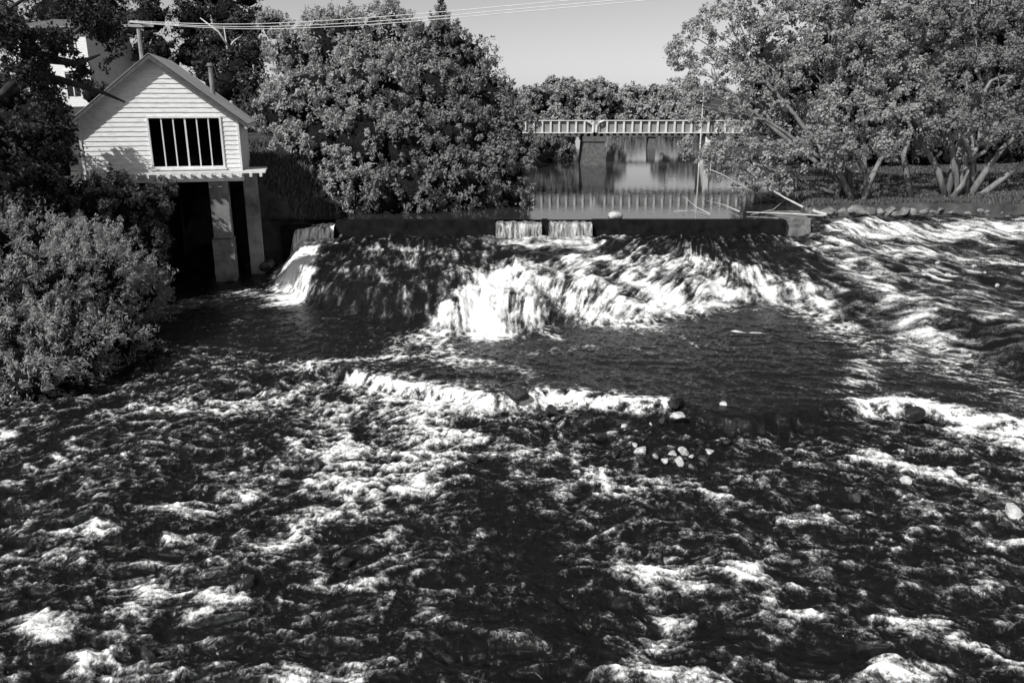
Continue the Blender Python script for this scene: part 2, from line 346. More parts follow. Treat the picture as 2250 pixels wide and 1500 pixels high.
# ================= weir =================
weir = empty('weir')
mb = MB()
mb.box(-10.4, -7.9, 36.05, 36.55, -.5, 1.78)
def wallseg(x0, x1, top): mb.box(x0, x1, 36.05, 36.55, .3, top)
wallseg(-7.9, -.75, 2.04); wallseg(-.75, 1.35, 1.86); wallseg(1.35, 1.62, 2.05); wallseg(1.62, 3.6, 1.86); wallseg(3.6, 12.3, 2.04)
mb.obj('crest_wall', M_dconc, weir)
sl_v = MB(); sl_v.add([(12.3,36.15,.2),(13.7,36.3,.2),(14.0,39.3,.2),(12.3,39.3,.2),(12.35,36.3,2.02),(13.5,36.45,2.05),(13.9,39.2,2.08),(12.35,39.2,2.06)], [(0,3,2,1),(4,5,6,7),(0,1,5,4),(1,2,6,5),(2,3,7,6),(3,0,4,7)]); sl_v.obj('abutment_slab', M_stone, weir)
def fallmat(name, lo, hi, c0, c1):
    m, nt, b = newmat(name); Lk = nt.links.new
    tc = N(nt, 'ShaderNodeTexCoord'); mp = N(nt, 'ShaderNodeMapping'); mp.inputs['Scale'].default_value = (7, 2, .9); Lk(tc.outputs['Object'], mp.inputs[0])
    n = N(nt, 'ShaderNodeTexNoise', i_Scale=1.4, i_Detail=6, i_Roughness=.7, i_Distortion=.4); Lk(mp.outputs[0], n.inputs['Vector'])
    r = N(nt, 'ShaderNodeValToRGB'); Lk(n.outputs[0], r.inputs[0]); r.color_ramp.elements[0].position = lo; r.color_ramp.elements[1].position = hi
    r.color_ramp.elements[0].color = (c0, c0, c0, 1); r.color_ramp.elements[1].color = (c1, c1, c1, 1)
    Lk(r.outputs[0], b.inputs['Base Color']); b.inputs['Roughness'].default_value = .4
    bp = N(nt, 'ShaderNodeBump', i_Strength=.6, i_Distance=.05); Lk(n.outputs[0], bp.inputs['Height']); Lk(bp.outputs[0], b.inputs['Normal'])
    return m
M_fall = fallmat('falling_water', .42, .62, .04, .5); M_fallw = fallmat('white_falling_water', .38, .56, .05, .95)
def curtain(name, x0, x1, y0, ztop, zbot, throw, mat, n=60, flare=0., pw=1.3):
    xs = np.linspace(0, 1, n); ts = np.linspace(0, 1, 18)
    UU, TT = np.meshgrid(xs, ts)
    XX = x0+(x1-x0)*UU-flare*(1-UU)*TT**1.2
    YY = y0+.5*(1-np.clip(TT*8, 0, 1))-throw*np.sqrt(TT)*(.8+.35*fbm(UU*6+x0, TT, 3))+.05*perlin(XX*4, TT*1.5)
    ZZ = ztop-(ztop-zbot)*np.clip(TT-.05, 0, 1)**pw+.02*perlin(XX*3, TT*3+5)+.10*fbm(UU*7+3, UU*0, 3)*(1-TT)-.25*(1-UU)**2*(1-TT)*(flare > 0)
    V, Fc = grid(XX, YY, ZZ); return mesh_np(name, V, Fc, mat, weir, True)
curtain('notch_fall_1', -.72, 1.33, 36.02, 1.93, 1.05, .4, M_fall); curtain('notch_fall_2', 1.64, 3.58, 36.02, 1.93, 1.05, .4, M_fall)
curtain('side_fall', -9.7, -7.95, 36.02, 1.86, -.1, .8, M_fallw, 90, .3, 1.1)
mb = MB(); mb.tube([(4.35, 36.2, 2.2), (4.55, 36.25, 2.24), (4.95, 36.3, 2.2)], [.14, .19, .15], 9); mb.obj('drift_log', M_palerock, None, True)

# ================= rocks =================
import bmesh
def rock(name, c, r, mat, flat=.6, parent=None):
    bm = bmesh.new(); bmesh.ops.create_icosphere(bm, subdivisions=3, radius=1)
    dirs = [Vector(rng.normal(size=3)).normalized() for _ in range(10)]; offs = [.42+.35*rng.random() for _ in dirs]
    sc = (1+.4*rng.random(), .8+.3*rng.random(), flat)
    for v in bm.verts:
        k = 1.
        for d, o in zip(dirs, offs):
            q = v.co.normalized().dot(d)
            if q > 0: k = min(k, o/max(q, .01))
        v.co = v.co*k; v.co = Vector((v.co.x*sc[0], v.co.y*sc[1], v.co.z*sc[2]))*r
    me = bpy.data.meshes.new(name); bm.to_mesh(me); bm.free(); me.materials.append(mat)
    o = link(bpy.data.objects.new(name, me), parent); o.location = c; o.rotation_euler = (rng.random()*.5, rng.random()*.5, rng.random()*6); return o
for u, v, r, mt in [(1135,868,.26,0),(1212,905,.24,0),(1485,887,.25,0),(1590,886,.11,1),(1488,912,.18,1),(1408,990,.17,1),(1478,998,.12,1),(1503,994,.18,1),(1462,1012,.12,1),(1440,1003,.09,1),(1490,1012,.14,1),(1560,993,.10,1),
                    (1425,1008,.08,1),(2225,1128,.2,1),(1992,1056,.13,1),(1645,1178,.13,0),(698,1022,.18,0),(760,1232,.18,0),(545,1282,.15,0),(2005,910,.25,0),(2085,605,.12,1),(2140,585,.12,1),(2060,578,.10,1),(2190,628,.11,1),(2105,590,.08,1),(2250,600,.12,1),(2030,596,.08,1),(2165,600,.09,1),
                    (1370,935,.09,1),(1880,1090,.14,0),(325,1440,.14,0),(1040,1010,.17,0),(1520,1003,.07,1),(1395,978,.07,1),(1600,970,.11,0),(1430,932,.06,1),(1455,925,.15,0),(1320,960,.13,0),(1350,1000,.13,0),(1545,1010,.12,0),(1410,1015,.10,0),(1540,975,.12,0),(2160,1095,.12,0),(2210,1150,.12,0)]:
    zg = 1.12 if v < 640 else (-.3 if v > 880 else 0.)
    for _ in range(3):
        c = gp(u, v, zg); zg = water_z(c[0], c[1])+.25*r
    rock('rock' if mt == 0 else 'pale_rock', gp(u, v, zg), r, M_palerock if mt else M_wetrock, .8)
for u, v, r in [(545,575,.5),(520,560,.45),(585,585,.4),(560,540,.5),(600,560,.35),(500,590,.3),(612,600,.3)]:
    rock('wet_boulder', gp(u, v, .3), r, M_wetrock, .9)
wallE = empty('stone_wall')
for i in range(60):
    xx = 14.3+i*.42+rng.random()*.1
    rock('stone_%d' % (i+1), (xx, 38.95+rng.random()*.2+i*.008, 1.98+rng.random()*.06), .36+.14*rng.random(), M_stone, .62, wallE)

# ================= boathouse =================
bh = empty('weatherboard_boathouse')
X0, X1, XP, YF, YB = -16.63, -10.9, -13.82, 33.0, 38.4
ZB, ZE, ZP = 4.05, 6.5, 8.75
WX0, WX1, WZ0, WZ1 = -14.15, -11.56, 4.66, 6.5
mb = MB(); pitch = .178; zz = ZB
def board(xa, xb, z0, z1, xa2, xb2):
    mb.add([(xa, YF-.035, z0), (xb, YF-.035, z0), (xb2, YF-.008, z1), (xa2, YF-.008, z1), (xa, YF, z0), (xb, YF, z0)], [(0, 1, 2, 3), (4, 5, 1, 0)])
def xr(zv):
    if zv <= ZE: return X0, X1
    k = (ZP-zv)/(ZP-ZE); return XP-(XP-X0)*k, XP+(X1-XP)*k
while zz < ZP-.05:
    z1 = min(zz+pitch, ZP-.01); a0, b0 = xr(zz); a1, b1 = xr(z1)
    if zz < WZ1-.02 and z1 > WZ0+.02:
        board(a0, WX0, zz, z1, a1, WX0); board(WX1, b0, zz, z1, WX1, b1)
    else: board(a0, b0, zz, z1, a1, b1)
    zz += pitch
mb.obj('front_weatherboards', M_paint, bh)
mb = MB()
zz = ZB
while zz < ZE-.05:
    z1 = min(zz+pitch, ZE)
    for xs, s in ((X1, 1), (X0, -1)):
        mb.add([(xs+s*.035, YF, zz), (xs+s*.035, YB, zz), (xs+s*.008, YB, z1), (xs+s*.008, YF, z1), (xs, YF, zz), (xs, YB, zz)], [(0, 1, 2, 3), (4, 5, 1, 0)])
    zz += pitch
mb.obj('side_weatherboards', M_paint, bh)
mb = MB()
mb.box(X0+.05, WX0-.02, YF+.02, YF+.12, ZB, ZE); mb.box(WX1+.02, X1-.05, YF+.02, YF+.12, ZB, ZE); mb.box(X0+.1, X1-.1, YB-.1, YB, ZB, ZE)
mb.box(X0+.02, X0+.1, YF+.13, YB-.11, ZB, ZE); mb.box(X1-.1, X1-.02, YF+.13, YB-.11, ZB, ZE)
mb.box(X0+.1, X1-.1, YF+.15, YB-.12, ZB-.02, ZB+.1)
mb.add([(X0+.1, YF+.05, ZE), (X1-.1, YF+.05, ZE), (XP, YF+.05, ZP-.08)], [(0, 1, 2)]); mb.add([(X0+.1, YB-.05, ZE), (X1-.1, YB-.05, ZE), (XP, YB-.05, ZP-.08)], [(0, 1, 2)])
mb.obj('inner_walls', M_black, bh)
mb = MB()
mb.box(WX0-.07, WX0, YF-.07, YF+.05, WZ0-.07, WZ1+.07); mb.box(WX1, WX1+.07, YF-.07, YF+.05, WZ0-.07, WZ1+.07)
mb.box(WX0, WX1, YF-.07, YF+.05, WZ1, WZ1+.07); mb.box(WX0-.12, WX1+.12, YF-.13, YF+.05, WZ0-.14, WZ0-.07); mb.box(WX0, WX1, YF-.06, YF+.05, WZ0-.07, WZ0)
mb.obj('window_frame', M_frame, bh)
mb = MB()
for k in (1, 2, 3, 4, 5):
    xm = WX0+(WX1-WX0)*k/6+.02; w_ = .022 if k != 3 else .03; mb.box(xm-w_, xm+w_, YF-.03, YF+.04, WZ0, WZ1)
mb.obj('mullions', M_frame, bh)
mb = MB(); mb.box(X1-.02, X1+.06, YF-.06, YF+.06, ZB, ZE-.1); mb.box(X0-.06, X0+.02, YF-.06, YF+.06, ZB, ZE-.1); mb.obj('corner_boards', M_frame, bh)
mb = MB(); OH = .42
def slope(s): return (ZP-ZE)/(abs((X1 if s > 0 else X0)-XP))
def xe_(s, o): return (X1+o) if s > 0 else (X0-o)
def roofside(s):
    xe = xe_(s, OH); ze = ZE-slope(s)*OH
    ys = np.linspace(YF-.35, YB+.3, 140); vs = []; fs = []
    for i, yv in enumerate(ys):
        h = .02*math.sin(i*math.pi/2)
        vs += [(XP, yv, ZP+.10+h), (xe, yv, ze+.10+h)]
    for i in range(len(ys)-1): fs.append((2*i, 2*i+1, 2*i+3, 2*i+2))
    mb.add(vs, fs)
roofside(1); roofside(-1); mb.obj('roof_iron_sheets', M_roof, bh)
mb = MB()
for s in (1, -1):
    xe = xe_(s, OH); ze = ZE-slope(s)*OH
    for yb in (YF-.33, YB+.22):
        mb.add([(XP, yb, ZP+.07), (xe, yb, ze+.07), (xe, yb, ze-.07), (XP, yb, ZP-.09), (XP, yb+.04, ZP+.07), (xe, yb+.04, ze+.07), (xe, yb+.04, ze-.07), (XP, yb+.04, ZP-.09)],
               [(0, 1, 2, 3), (7, 6, 5, 4), (0, 4, 5, 1), (3, 2, 6, 7), (1, 5, 6, 2)])
mb.obj('barge_boards', M_trim, bh)
mb = MB()
for s in (1, -1):
    xe = xe_(s, OH-.02); ze = ZE-slope(s)*(OH-.02)
    mb.box(min(xe, xe-s*.1), max(xe, xe-s*.1), YF-.28, YB+.2, ze-.1, ze+.04)
    xi = X1 if s > 0 else X0; mb.add([(xi, YF-.3, ZE-.02), (xe, YF-.3, ze), (xe, YB+.2, ze), (xi, YB+.2, ZE-.02)], [(0, 1, 2, 3)])
mb.obj('eaves_gutter', M_frame, bh)
mb = MB(); cxp = -12.0; mb.tube([(cxp, 36.2, 7.0), (cxp, 36.2, 8.55)], [.1, .1], 10); mb.tube([(cxp, 36.2, 8.56), (cxp, 36.2, 8.68)], [.15, .13], 10); mb.obj('chimney_pipe', M_conc, bh)
mb = MB(); mb.box(-15.7, -9.95, 32.3, 32.55, 4.40, 4.48); mb.box(-15.7, -9.95, 32.62, 32.8, 4.40, 4.48)
for i in range(15):
    xo = -15.5+i*.38; mb.box(xo, xo+.10, 32.25, 32.92, 4.26, 4.395)
mb.box(-10.75, -9.95, 32.85, 34.6, 4.40, 4.48); mb.obj('slatted_ledge', M_frame, bh)
mb = MB()
mb.box(-12.2, -11.5, 32.95, 33.8, 1.75, 4.03); mb.box(-12.28, -11.46, 32.85, 33.9, -.4, 1.72); mb.box(-10.95, -10.4, 34.0, 34.6, -.3, 4.35)
mb.obj('concrete_piers', M_conc, bh)
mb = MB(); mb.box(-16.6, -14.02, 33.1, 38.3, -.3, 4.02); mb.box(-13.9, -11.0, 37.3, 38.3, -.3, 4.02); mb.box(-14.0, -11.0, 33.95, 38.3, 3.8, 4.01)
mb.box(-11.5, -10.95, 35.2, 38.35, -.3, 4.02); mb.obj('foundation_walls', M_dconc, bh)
TH = math.radians(14); cT, sT = math.cos(TH), math.sin(TH)
bh.rotation_euler = (0, 0, TH); bh.location = (X1-(cT*X1-sT*YF), YF-(sT*X1+cT*YF), 0)
xs = np.linspace(-12.75, -12.2, 40); ts = np.linspace(0, 1, 10); XX, TT = np.meshgrid(xs, ts)
V, Fc = grid(XX, 34.2-.25*np.sqrt(TT)+.04*perlin(XX*5, TT), .95-.95*TT); mesh_np('race_fall', V, Fc, M_fallw, weir, True)
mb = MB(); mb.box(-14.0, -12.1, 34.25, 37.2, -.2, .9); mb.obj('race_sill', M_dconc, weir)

# ================= bridge =================
br = empty('railway_bridge'); YBR = 71.0
zt, zb_ = at(1305, 266, YBR)[2], at(1305, 291, YBR)[2]
XPIER = at(1305, 330, YBR)[0]
def span(n, xa, xb):
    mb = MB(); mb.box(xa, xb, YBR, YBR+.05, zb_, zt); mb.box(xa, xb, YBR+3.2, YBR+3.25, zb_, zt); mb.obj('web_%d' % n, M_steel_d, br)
    mb = MB(); mb.box(xa, xb, YBR-.22, YBR-.002, zt, zt+.07); mb.box(xa, xb, YBR-.22, YBR-.002, zb_-.07, zb_)
    xx = xa+.1
    while xx < xb: mb.box(xx, xx+.15, YBR-.18, YBR-.003, zb_+.002, zt-.002); xx += .72
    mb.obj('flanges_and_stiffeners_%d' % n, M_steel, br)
span(1, -12, XPIER-.15); span(2, XPIER+.15, 40)
mb = MB(); xx = -12
while xx < 40: mb.box(xx, xx+.22, YBR-.3, YBR+3.4, zb_-.3, zb_-.09); xx += .55
mb.box(-12, 40, YBR+.1, YBR+3.1, zb_-.085, zb_+.1); mb.obj('timber_sleepers', M_brick, br)
mb = MB(); 
for s in (-1, 1):
    mb.tube([(XPIER+s*.12, YBR-.3, zb_), (XPIER+s*.15, YBR-.3, zb_+.6), (XPIER+s*.35, YBR-.3, zt-.15), (XPIER+s*.8, YBR-.3, zt+.05)], [.09]*4, 6)
mb.obj('girder_end_curves', M_steel, br)
def taper(mb, xc, y0, y1, w0, w1, z0, z1):
    mb.add([(xc-w0, y0-.2, z0), (xc+w0, y0-.2, z0), (xc+w0, y1+.2, z0), (xc-w0, y1+.2, z0), (xc-w1, y0, z1), (xc+w1, y0, z1), (xc+w1, y1, z1), (xc-w1, y1, z1)],
           [(4, 5, 6, 7), (0, 1, 5, 4), (1, 2, 6, 5), (2, 3, 7, 6), (3, 0, 4, 7)])
mb = MB(); taper(mb, XPIER, YBR-.4, YBR+3.6, 1.05, .9, 1.5, zb_-.75); mb.obj('masonry_pier', M_brick, br)
mb = MB(); mb.box(XPIER-1.0, XPIER+1.0, YBR-.5, YBR+3.7, zb_-.745, zb_-.32); mb.obj('pier_cap', M_brick, br)
xq = at(1556, 330, YBR)[0]
mb = MB(); taper(mb, xq, YBR, YBR+3, .32, .28, 1.5, zb_-.31); mb.obj('far_pier', M_steel, br)
fbq = empty('footbridge'); c2 = gp(1430, 328, 2.0); zf = at(1430, 294, c2[1])[2]
mb = MB(); mb.box(-5, 45, c2[1]-.8, c2[1]+.8, zf-.3, zf-.05); mb.obj('deck', M_brick, fbq)
mb = MB(); taper(mb, c2[0], c2[1]-.6, c2[1]+.6, .5, .38, 1.5, zf-.31); mb.obj('timber_pier', M_brick, fbq)
ct = at(1547, 190, 69.5); mb = MB(); mb.tube([(ct[0], 69.5, 1.5), (ct[0], 69.5, ct[2])], [.07, .045], 8); mb.box(ct[0]-.25, ct[0]+.25, 69.4, 69.47, ct[2]-1.2, ct[2]-1.1)
mb.obj('signal_mast', M_steel)

# ================= power line =================
def gz(x_, y_): return float(ground_z(np.array([float(x_)]), np.array([float(y_)]))[0])
pl = empty('utility_pole'); c = at(302, 45, 46.0); g0 = gz(c[0], 46.)
mb = MB(); mb.tube([(c[0], 46, g0-.5), (c[0], 46, c[2])], [.16, .11], 8); mb.box(c[0]-.9, c[0]+.9, 45.82, 45.88, c[2]-.35, c[2]-.22)
for k in (-.8, -.4, .4, .8): mb.tube([(c[0]+k, 45.85, c[2]-.22), (c[0]+k, 45.85, c[2]-.05)], [.04, .03], 6)
mb.obj('pole_and_crossarm', M_pole, pl)
wires = empty('overhead_wires'); pts = [(285,48),(420,57),(560,61),(750,53),(950,38),(1150,19),(1390,-2),(1700,-34),(2100,-85)]
for k, dv in enumerate([0, 5, -7]):
    P = []
    for j, (u, v) in enumerate(pts):
        P.append(at(u, v+dv*(.25+.35*j if j < 4 else 1.3), 46-1.6*j))
    P = np.array(P); tt = np.linspace(0, len(P)-1, 60); Q = np.stack([np.interp(tt, range(len(P)), P[:, i]) for i in range(3)], 1)
    for _ in range(14): Q[1:-1] = (Q[:-2]+2*Q[1:-1]+Q[2:])/4
    mb = MB(); mb.tube(Q, [.016]*60, 6); mb.obj('wire_%d' % (k+1), M_wire, wires)

# ================= houses behind =================
def house(name, xc, y0, w, d, z0, h, rh):
    e = empty(name); mb = MB(); mb.box(xc-w/2, xc+w/2, y0, y0+d, z0-3, z0+h); mb.obj('walls', M_paint, e)
    mb = MB(); o = .4; mb.add([(xc-w/2-o, y0-o, z0+h+.01), (xc+w/2+o, y0-o, z0+h+.01), (xc+w/2+o, y0+d+o, z0+h+.01), (xc-w/2-o, y0+d+o, z0+h+.01), (xc-w/4, y0+d/2, z0+h+rh), (xc+w/4, y0+d/2, z0+h+rh)],
        [(0, 1, 5, 4), (1, 2, 5), (2, 3, 4, 5), (3, 0, 4), (3, 2, 1, 0)]); mb.obj('hip_roof', M_hroof, e)
    g = MB(); fr = MB(); k = max(2, int(w/1.7))
    for i in range(k):
        for zl in ([.4, 2.9] if h > 4 else [.9]):
            xw = xc-w/2+w*(i+.5)/k; g.box(xw-.4, xw+.4, y0-.03, y0-.005, z0+zl, z0+zl+1.3)
            fr.box(xw-.5, xw-.41, y0-.06, y0-.004, z0+zl-.1, z0+zl+1.4); fr.box(xw+.41, xw+.5, y0-.06, y0-.004, z0+zl-.1, z0+zl+1.4); fr.box(xw-.5, xw+.5, y0-.07, y0-.004, z0+zl+1.41, z0+zl+1.5); fr.box(xw-.03, xw+.03, y0-.05, y0-.031, z0+zl, z0+zl+1.3)
    g.obj('window_glass', M_black, e); fr.obj('window_frames', M_frame, e)
c = at(125, 215, 52); house('weatherboard_house', c[0], 52, 4.6, 6, c[2]-.3, 4.3, .8)
c = at(255, 215, 58); house('cottage', c[0], 58, 3.4, 5, c[2]-.5, 2.9, .9)

# ================= vegetation =================
def lob(u, v, r, Yd, ex=1., ey=1., ez=1.):
    c = at(u, v, Yd); dep = Yd*cp+(CAMH-c[2])*sp; rr = r/F*dep
    return (c, np.array([rr*ex, rr*ey, rr*ez]))
def leafmesh(name, lobes, mat, parent, cr=.55, dens=1.0, lpc=90, ll=.16, lw=.07, axis_up=0., outw=.7, gap=0., spread=.48, shell=(.78, 1.06), inner=.52, tuft=.6, sub=True):
    if sub:  # break each lobe into irregular sub-lobes so the outline is uneven
        L2 = []
        for c, r in lobes:
            L2.append((c, r*.86))
            for _ in range(6):
                d = rng.normal(size=3); d /= np.linalg.norm(d); d[2] = abs(d[2])*.8+d[2]*.2
                L2.append((c+d*r*.68, r*rng.uniform(.26, .46)))
        lobes = L2
    C = []; R = []; Nn = []
    for c, r in lobes:
        area = 4*np.pi*((r[0]*r[1])**1.6/3+(r[0]*r[2])**1.6/3+(r[1]*r[2])**1.6/3)**(1/1.6)
        n = max(6, int(dens*area/(np.pi*cr*cr)))
        d = rng.normal(size=(n, 3)); d /= np.linalg.norm(d, axis=1)[:, None]
        k = rng.uniform(shell[0], shell[1], n)[:, None]; C.append(c+d*r*k); Nn.append(d)
        R.append(cr*rng.uniform(.45, 1.5, n))
    C = np.concatenate(C); Nn = np.concatenate(Nn); R = np.concatenate(R)
    keep = np.ones(len(C), bool)
    for c, r in lobes:
        q = (((C-c)/r)**2).sum(1); keep &= q > inner
    if gap > 0: keep &= (perlin(C[:, 0]*.5+C[:, 1]*.31, C[:, 2]*.55+C[:, 1]*.2) > -.5+gap)
    keep &= C[:, 2] > -.1
    C, Nn, R = C[keep], Nn[keep], R[keep]; n = len(C)
    cl = rng.random(n)
    up = Nn+np.array([0, 0, .5])+rng.normal(size=(n, 3))*.3; up /= np.linalg.norm(up, axis=1)[:, None]
    idx = np.repeat(np.arange(n), lpc); T = len(idx)
    off = rng.normal(size=(T, 3)); off /= np.linalg.norm(off, axis=1)[:, None]
    tt = rng.random(T); off *= ((rng.random(T)**.45)*(1-.65*tt)*spread*2*R[idx])[:, None]
    P = C[idx]+off+up[idx]*(R[idx]*tuft*1.6*(tt-.3))[:, None]
    Nv = Nn[idx]*outw+rng.normal(size=(T, 3))*.6+off/(R[idx][:, None])*.5+np.array([0, 0, .25]); Nv /= np.linalg.norm(Nv, axis=1)[:, None]
    A = rng.normal(size=(T, 3))+up[idx]*axis_up
    A -= Nv*(A*Nv).sum(1)[:, None]; A /= np.linalg.norm(A, axis=1)[:, None]; B = np.cross(Nv, A)
    s = rng.uniform(.6, 1.3, T)[:, None]
    V = np.stack([P-A*ll/2*s, P+B*lw/2*s-A*ll*.05, P+A*ll/2*s, P-B*lw/2*s-A*ll*.05], 1).reshape(-1, 3)
    Fc = np.arange(T*4).reshape(T, 4)
    sh = np.clip(.35*cl[idx]+.4*rng.random(T)+.25*tt, 0, 1)
    return mesh_np(name, V, Fc, mat, parent, False, {'shade': np.repeat(sh, 4)}), T
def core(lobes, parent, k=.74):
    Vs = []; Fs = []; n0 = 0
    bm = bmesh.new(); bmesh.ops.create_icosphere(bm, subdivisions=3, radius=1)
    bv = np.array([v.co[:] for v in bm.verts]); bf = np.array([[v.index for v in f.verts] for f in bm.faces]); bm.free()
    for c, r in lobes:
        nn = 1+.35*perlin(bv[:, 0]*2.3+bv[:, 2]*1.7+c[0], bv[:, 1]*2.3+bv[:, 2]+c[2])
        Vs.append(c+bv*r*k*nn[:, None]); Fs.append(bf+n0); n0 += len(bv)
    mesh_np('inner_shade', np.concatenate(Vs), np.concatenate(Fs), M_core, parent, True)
def limbs(base, lobes, parent, mat, r0=.3, frac=1., stems=1, spreadb=.5):
    mb = MB(); base = Vector(base)
    bs = [base+Vector((rng.uniform(-spreadb, spreadb), rng.uniform(-spreadb, spreadb)*.6, 0)) for _ in range(stems)]
    for i, (c, r) in enumerate(lobes):
        if i >= stems and rng.random() > frac: continue
        b0 = bs[i % stems]; e = Vector(c)+Vector((0, 0, r[2]*.1)); pts = []; rad = []
        rr = r0*(.6+.5*rng.random()); k = 9
        jit = Vector(rng.normal(size=3))*.35
        for j in range(k):
            t = j/(k-1); p = b0.lerp(e, t); p.z = b0.z+(e.z-b0.z)*(t**.75); p += jit*math.sin(t*math.pi)*(e-b0).length*.25+Vector(rng.normal(size=3))*.08
            pts.append(p); rad.append(rr*(1-t)**.8+.025)
        mb.tube(pts, rad, 8)
        for _ in range(5):
            j = rng.integers(5, 8); q = pts[j]; tgt = Vector(c)+Vector(rng.normal(size=3)*r*.4); m_ = q.lerp(tgt, .5)+Vector((0, 0, .15))
            mb.tube([q, m_, tgt], [rad[j]*.6, rad[j]*.4, .015], 6)
    if mb.v: mb.obj('trunk_and_limbs', mat, parent, True)
TOT = 0
def tree(name, lobes, base, leaf, bark=M_bark, r0=.25, frac=1., stems=1, corek=.62, spreadb=.5, **kw):
    global TOT
    e = empty(name); _, n = leafmesh('foliage', lobes, leaf, e, **kw); TOT += n; print(name, n)
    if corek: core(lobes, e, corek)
    limbs(base, lobes, e, bark, r0, frac, stems, spreadb); return e
def basep(u, Yd):
    c = at(u, 400, Yd); return (c[0], Yd, gz(c[0], Yd)-.2)

LW = [lob(655,130,75,46), lob(740,95,90,46), lob(850,90,85,47), lob(680,230,100,43), lob(800,190,110,44), lob(620,250,65,42), lob(700,330,95,41), lob(800,320,100,41), lob(760,410,75,39.5), lob(650,330,60,41), lob(900,170,90,46), lob(605,60,38,47)]
tree('willow_tree', LW, basep(760, 43), L_pale, frac=.3, stems=3, cr=.34, lpc=38, ll=.20, lw=.075, dens=1.05, axis_up=1.2, tuft=.9)
RW = [lob(960,110,80,47), lob(1025,140,70,47), lob(960,210,100,45), lob(1065,220,72,46), lob(1095,290,80,45), lob(1000,310,95,43), lob(900,330,90,41), lob(1095,375,80,43), lob(1010,400,85,41), lob(910,415,80,39.8), lob(840,430,65,39.2), lob(1115,430,55,42), lob(1145,330,42,44)]
tree('willow_tree', RW, basep(1000, 44), L_mid, frac=.3, stems=3, cr=.36, lpc=38, ll=.2, lw=.085, dens=1.0, axis_up=.9, tuft=.8)
FB = [lob(70,640,120,21.5), lob(190,620,115,23), lob(285,650,75,24.5), lob(170,540,65,24.5), lob(60,540,70,23), lob(240,560,60,25), lob(40,770,95,20), lob(150,760,95,20.5), lob(250,735,75,22), lob(320,640,45,25.5), lob(-60,700,120,20.5), lob(-60,560,110,22), lob(70,830,60,19)]
tree('riverside_bush', FB, (-13, 22.5, .5), L_bush, frac=.5, stems=4, cr=.22, lpc=48, ll=.13, lw=.034, dens=1.0, axis_up=2.4, r0=.08, spread=.5, tuft=1.8, corek=.68)
MBu = [lob(250,450,75,29), lob(320,470,60,29.5), lob(330,540,50,29), lob(200,440,55,28), lob(270,520,55,28.5), lob(350,425,30,31)]
tree('hedge_shrub', MBu, (-14.5, 29, 2), mat_leaf('leaf_shrub', .05, .2), frac=.5, stems=3, cr=.3, lpc=45, ll=.14, lw=.07, dens=1.0, r0=.07)
LB = [lob(60,300,85,28), lob(100,350,70,28.5), lob(40,400,90,27), lob(110,440,70,27.5), lob(110,250,45,30), lob(-50,330,100,27), lob(40,480,60,26), lob(135,300,28,29.5), lob(0,230,60,29)]
tree('bank_thicket', LB, (-18.5, 28, 3), L_dark, M_bark_d, frac=.5, stems=3, cr=.34, lpc=45, ll=.15, lw=.08, dens=.9, r0=.1, corek=.7)
e = empty('overhanging_tree'); OT = [lob(40,60,75,25), lob(130,40,70,26), lob(215,60,55,27), lob(60,140,45,25), lob(235,205,28,27), lob(190,150,35,27), lob(150,225,32,26), lob(-60,100,80,24), lob(210,120,35,27), lob(90,0,60,25), lob(250,15,45,28), lob(255,230,22,27), lob(205,190,25,27), lob(90,190,35,26), lob(100,110,35,26)]  # backlit shade of this tree is put into its dark leaf and bark colours
_, n = leafmesh('foliage', OT, L_dark, e, cr=.24, lpc=45, ll=.12, lw=.06, dens=2.4, gap=.42, shell=(.3, 1.1), inner=.02, sub=False); TOT += n
mb = MB()
tb = at(-160, 330, 25)
for pl_ in [[(-160,330),(-80,240),(10,205),(70,180),(110,130),(150,85),(190,50),(230,20)], [(-160,330),(-120,150),(-60,60),(20,20),(80,-20)], [(70,180),(130,175),(180,190),(230,205),(275,225)], [(10,205),(60,150),(50,110),(90,70),(130,60)], [(110,130),(170,140),(220,120)]]:
    P = [at(u, v, 25.5+.006*u) for u, v in pl_]; mb.tube(P, list(np.linspace(.15, .03, len(P))), 7)
mb.tube([(tb[0], 25.2, gz(tb[0], 25.2)-.3), tuple(tb)], [.3, .2], 9)
mb.obj('trunk_and_limbs', M_bark_d, e, True)
for (lb, bu, Yd) in [([lob(330,40,55,58), lob(350,110,45,58), lob(290,60,35,60), lob(320,-20,50,58), lob(300,130,25,60)], 320, 59),
                     ([lob(430,50,60,62), lob(500,30,60,62), lob(550,60,45,60), lob(480,110,60,60), lob(550,120,45,58), lob(420,120,50,60), lob(450,-20,60,62), lob(540,-10,45,62)], 500, 61),
                     ([lob(500,190,55,48), lob(550,200,45,48), lob(450,160,40,50), lob(530,150,45,50), lob(580,240,40,46)], 520, 48),
                     ([lob(10,60,70,70), lob(120,30,70,70), lob(220,20,60,70), lob(-80,90,90,66), lob(240,110,45,68), lob(20,200,40,50), lob(-60,180,80,50), lob(200,210,30,47)], 100, 70)]:
    tree('eucalyptus_tree', lb, basep(bu, Yd), L_dark, M_bark_d, frac=.7, stems=2, cr=.55, lpc=45, ll=.26, lw=.1, dens=.9, corek=.5, gap=.12)
mb = MB(); 
for pl_ in [[(505,180),(500,110),(492,60)], [(500,110),(515,90),(530,80)], [(500,100),(480,70),(440,40)]]:
    P = [at(u, v, 56) for u, v in pl_]; mb.tube(P, list(np.linspace(.09, .03, len(P))), 7)
P = at(505, 180, 56); mb.tube([(P[0], 56, gz(P[0], 56)-.3), tuple(P)], [.2, .1], 8); mb.obj('dead_tree', M_dead, None, True)

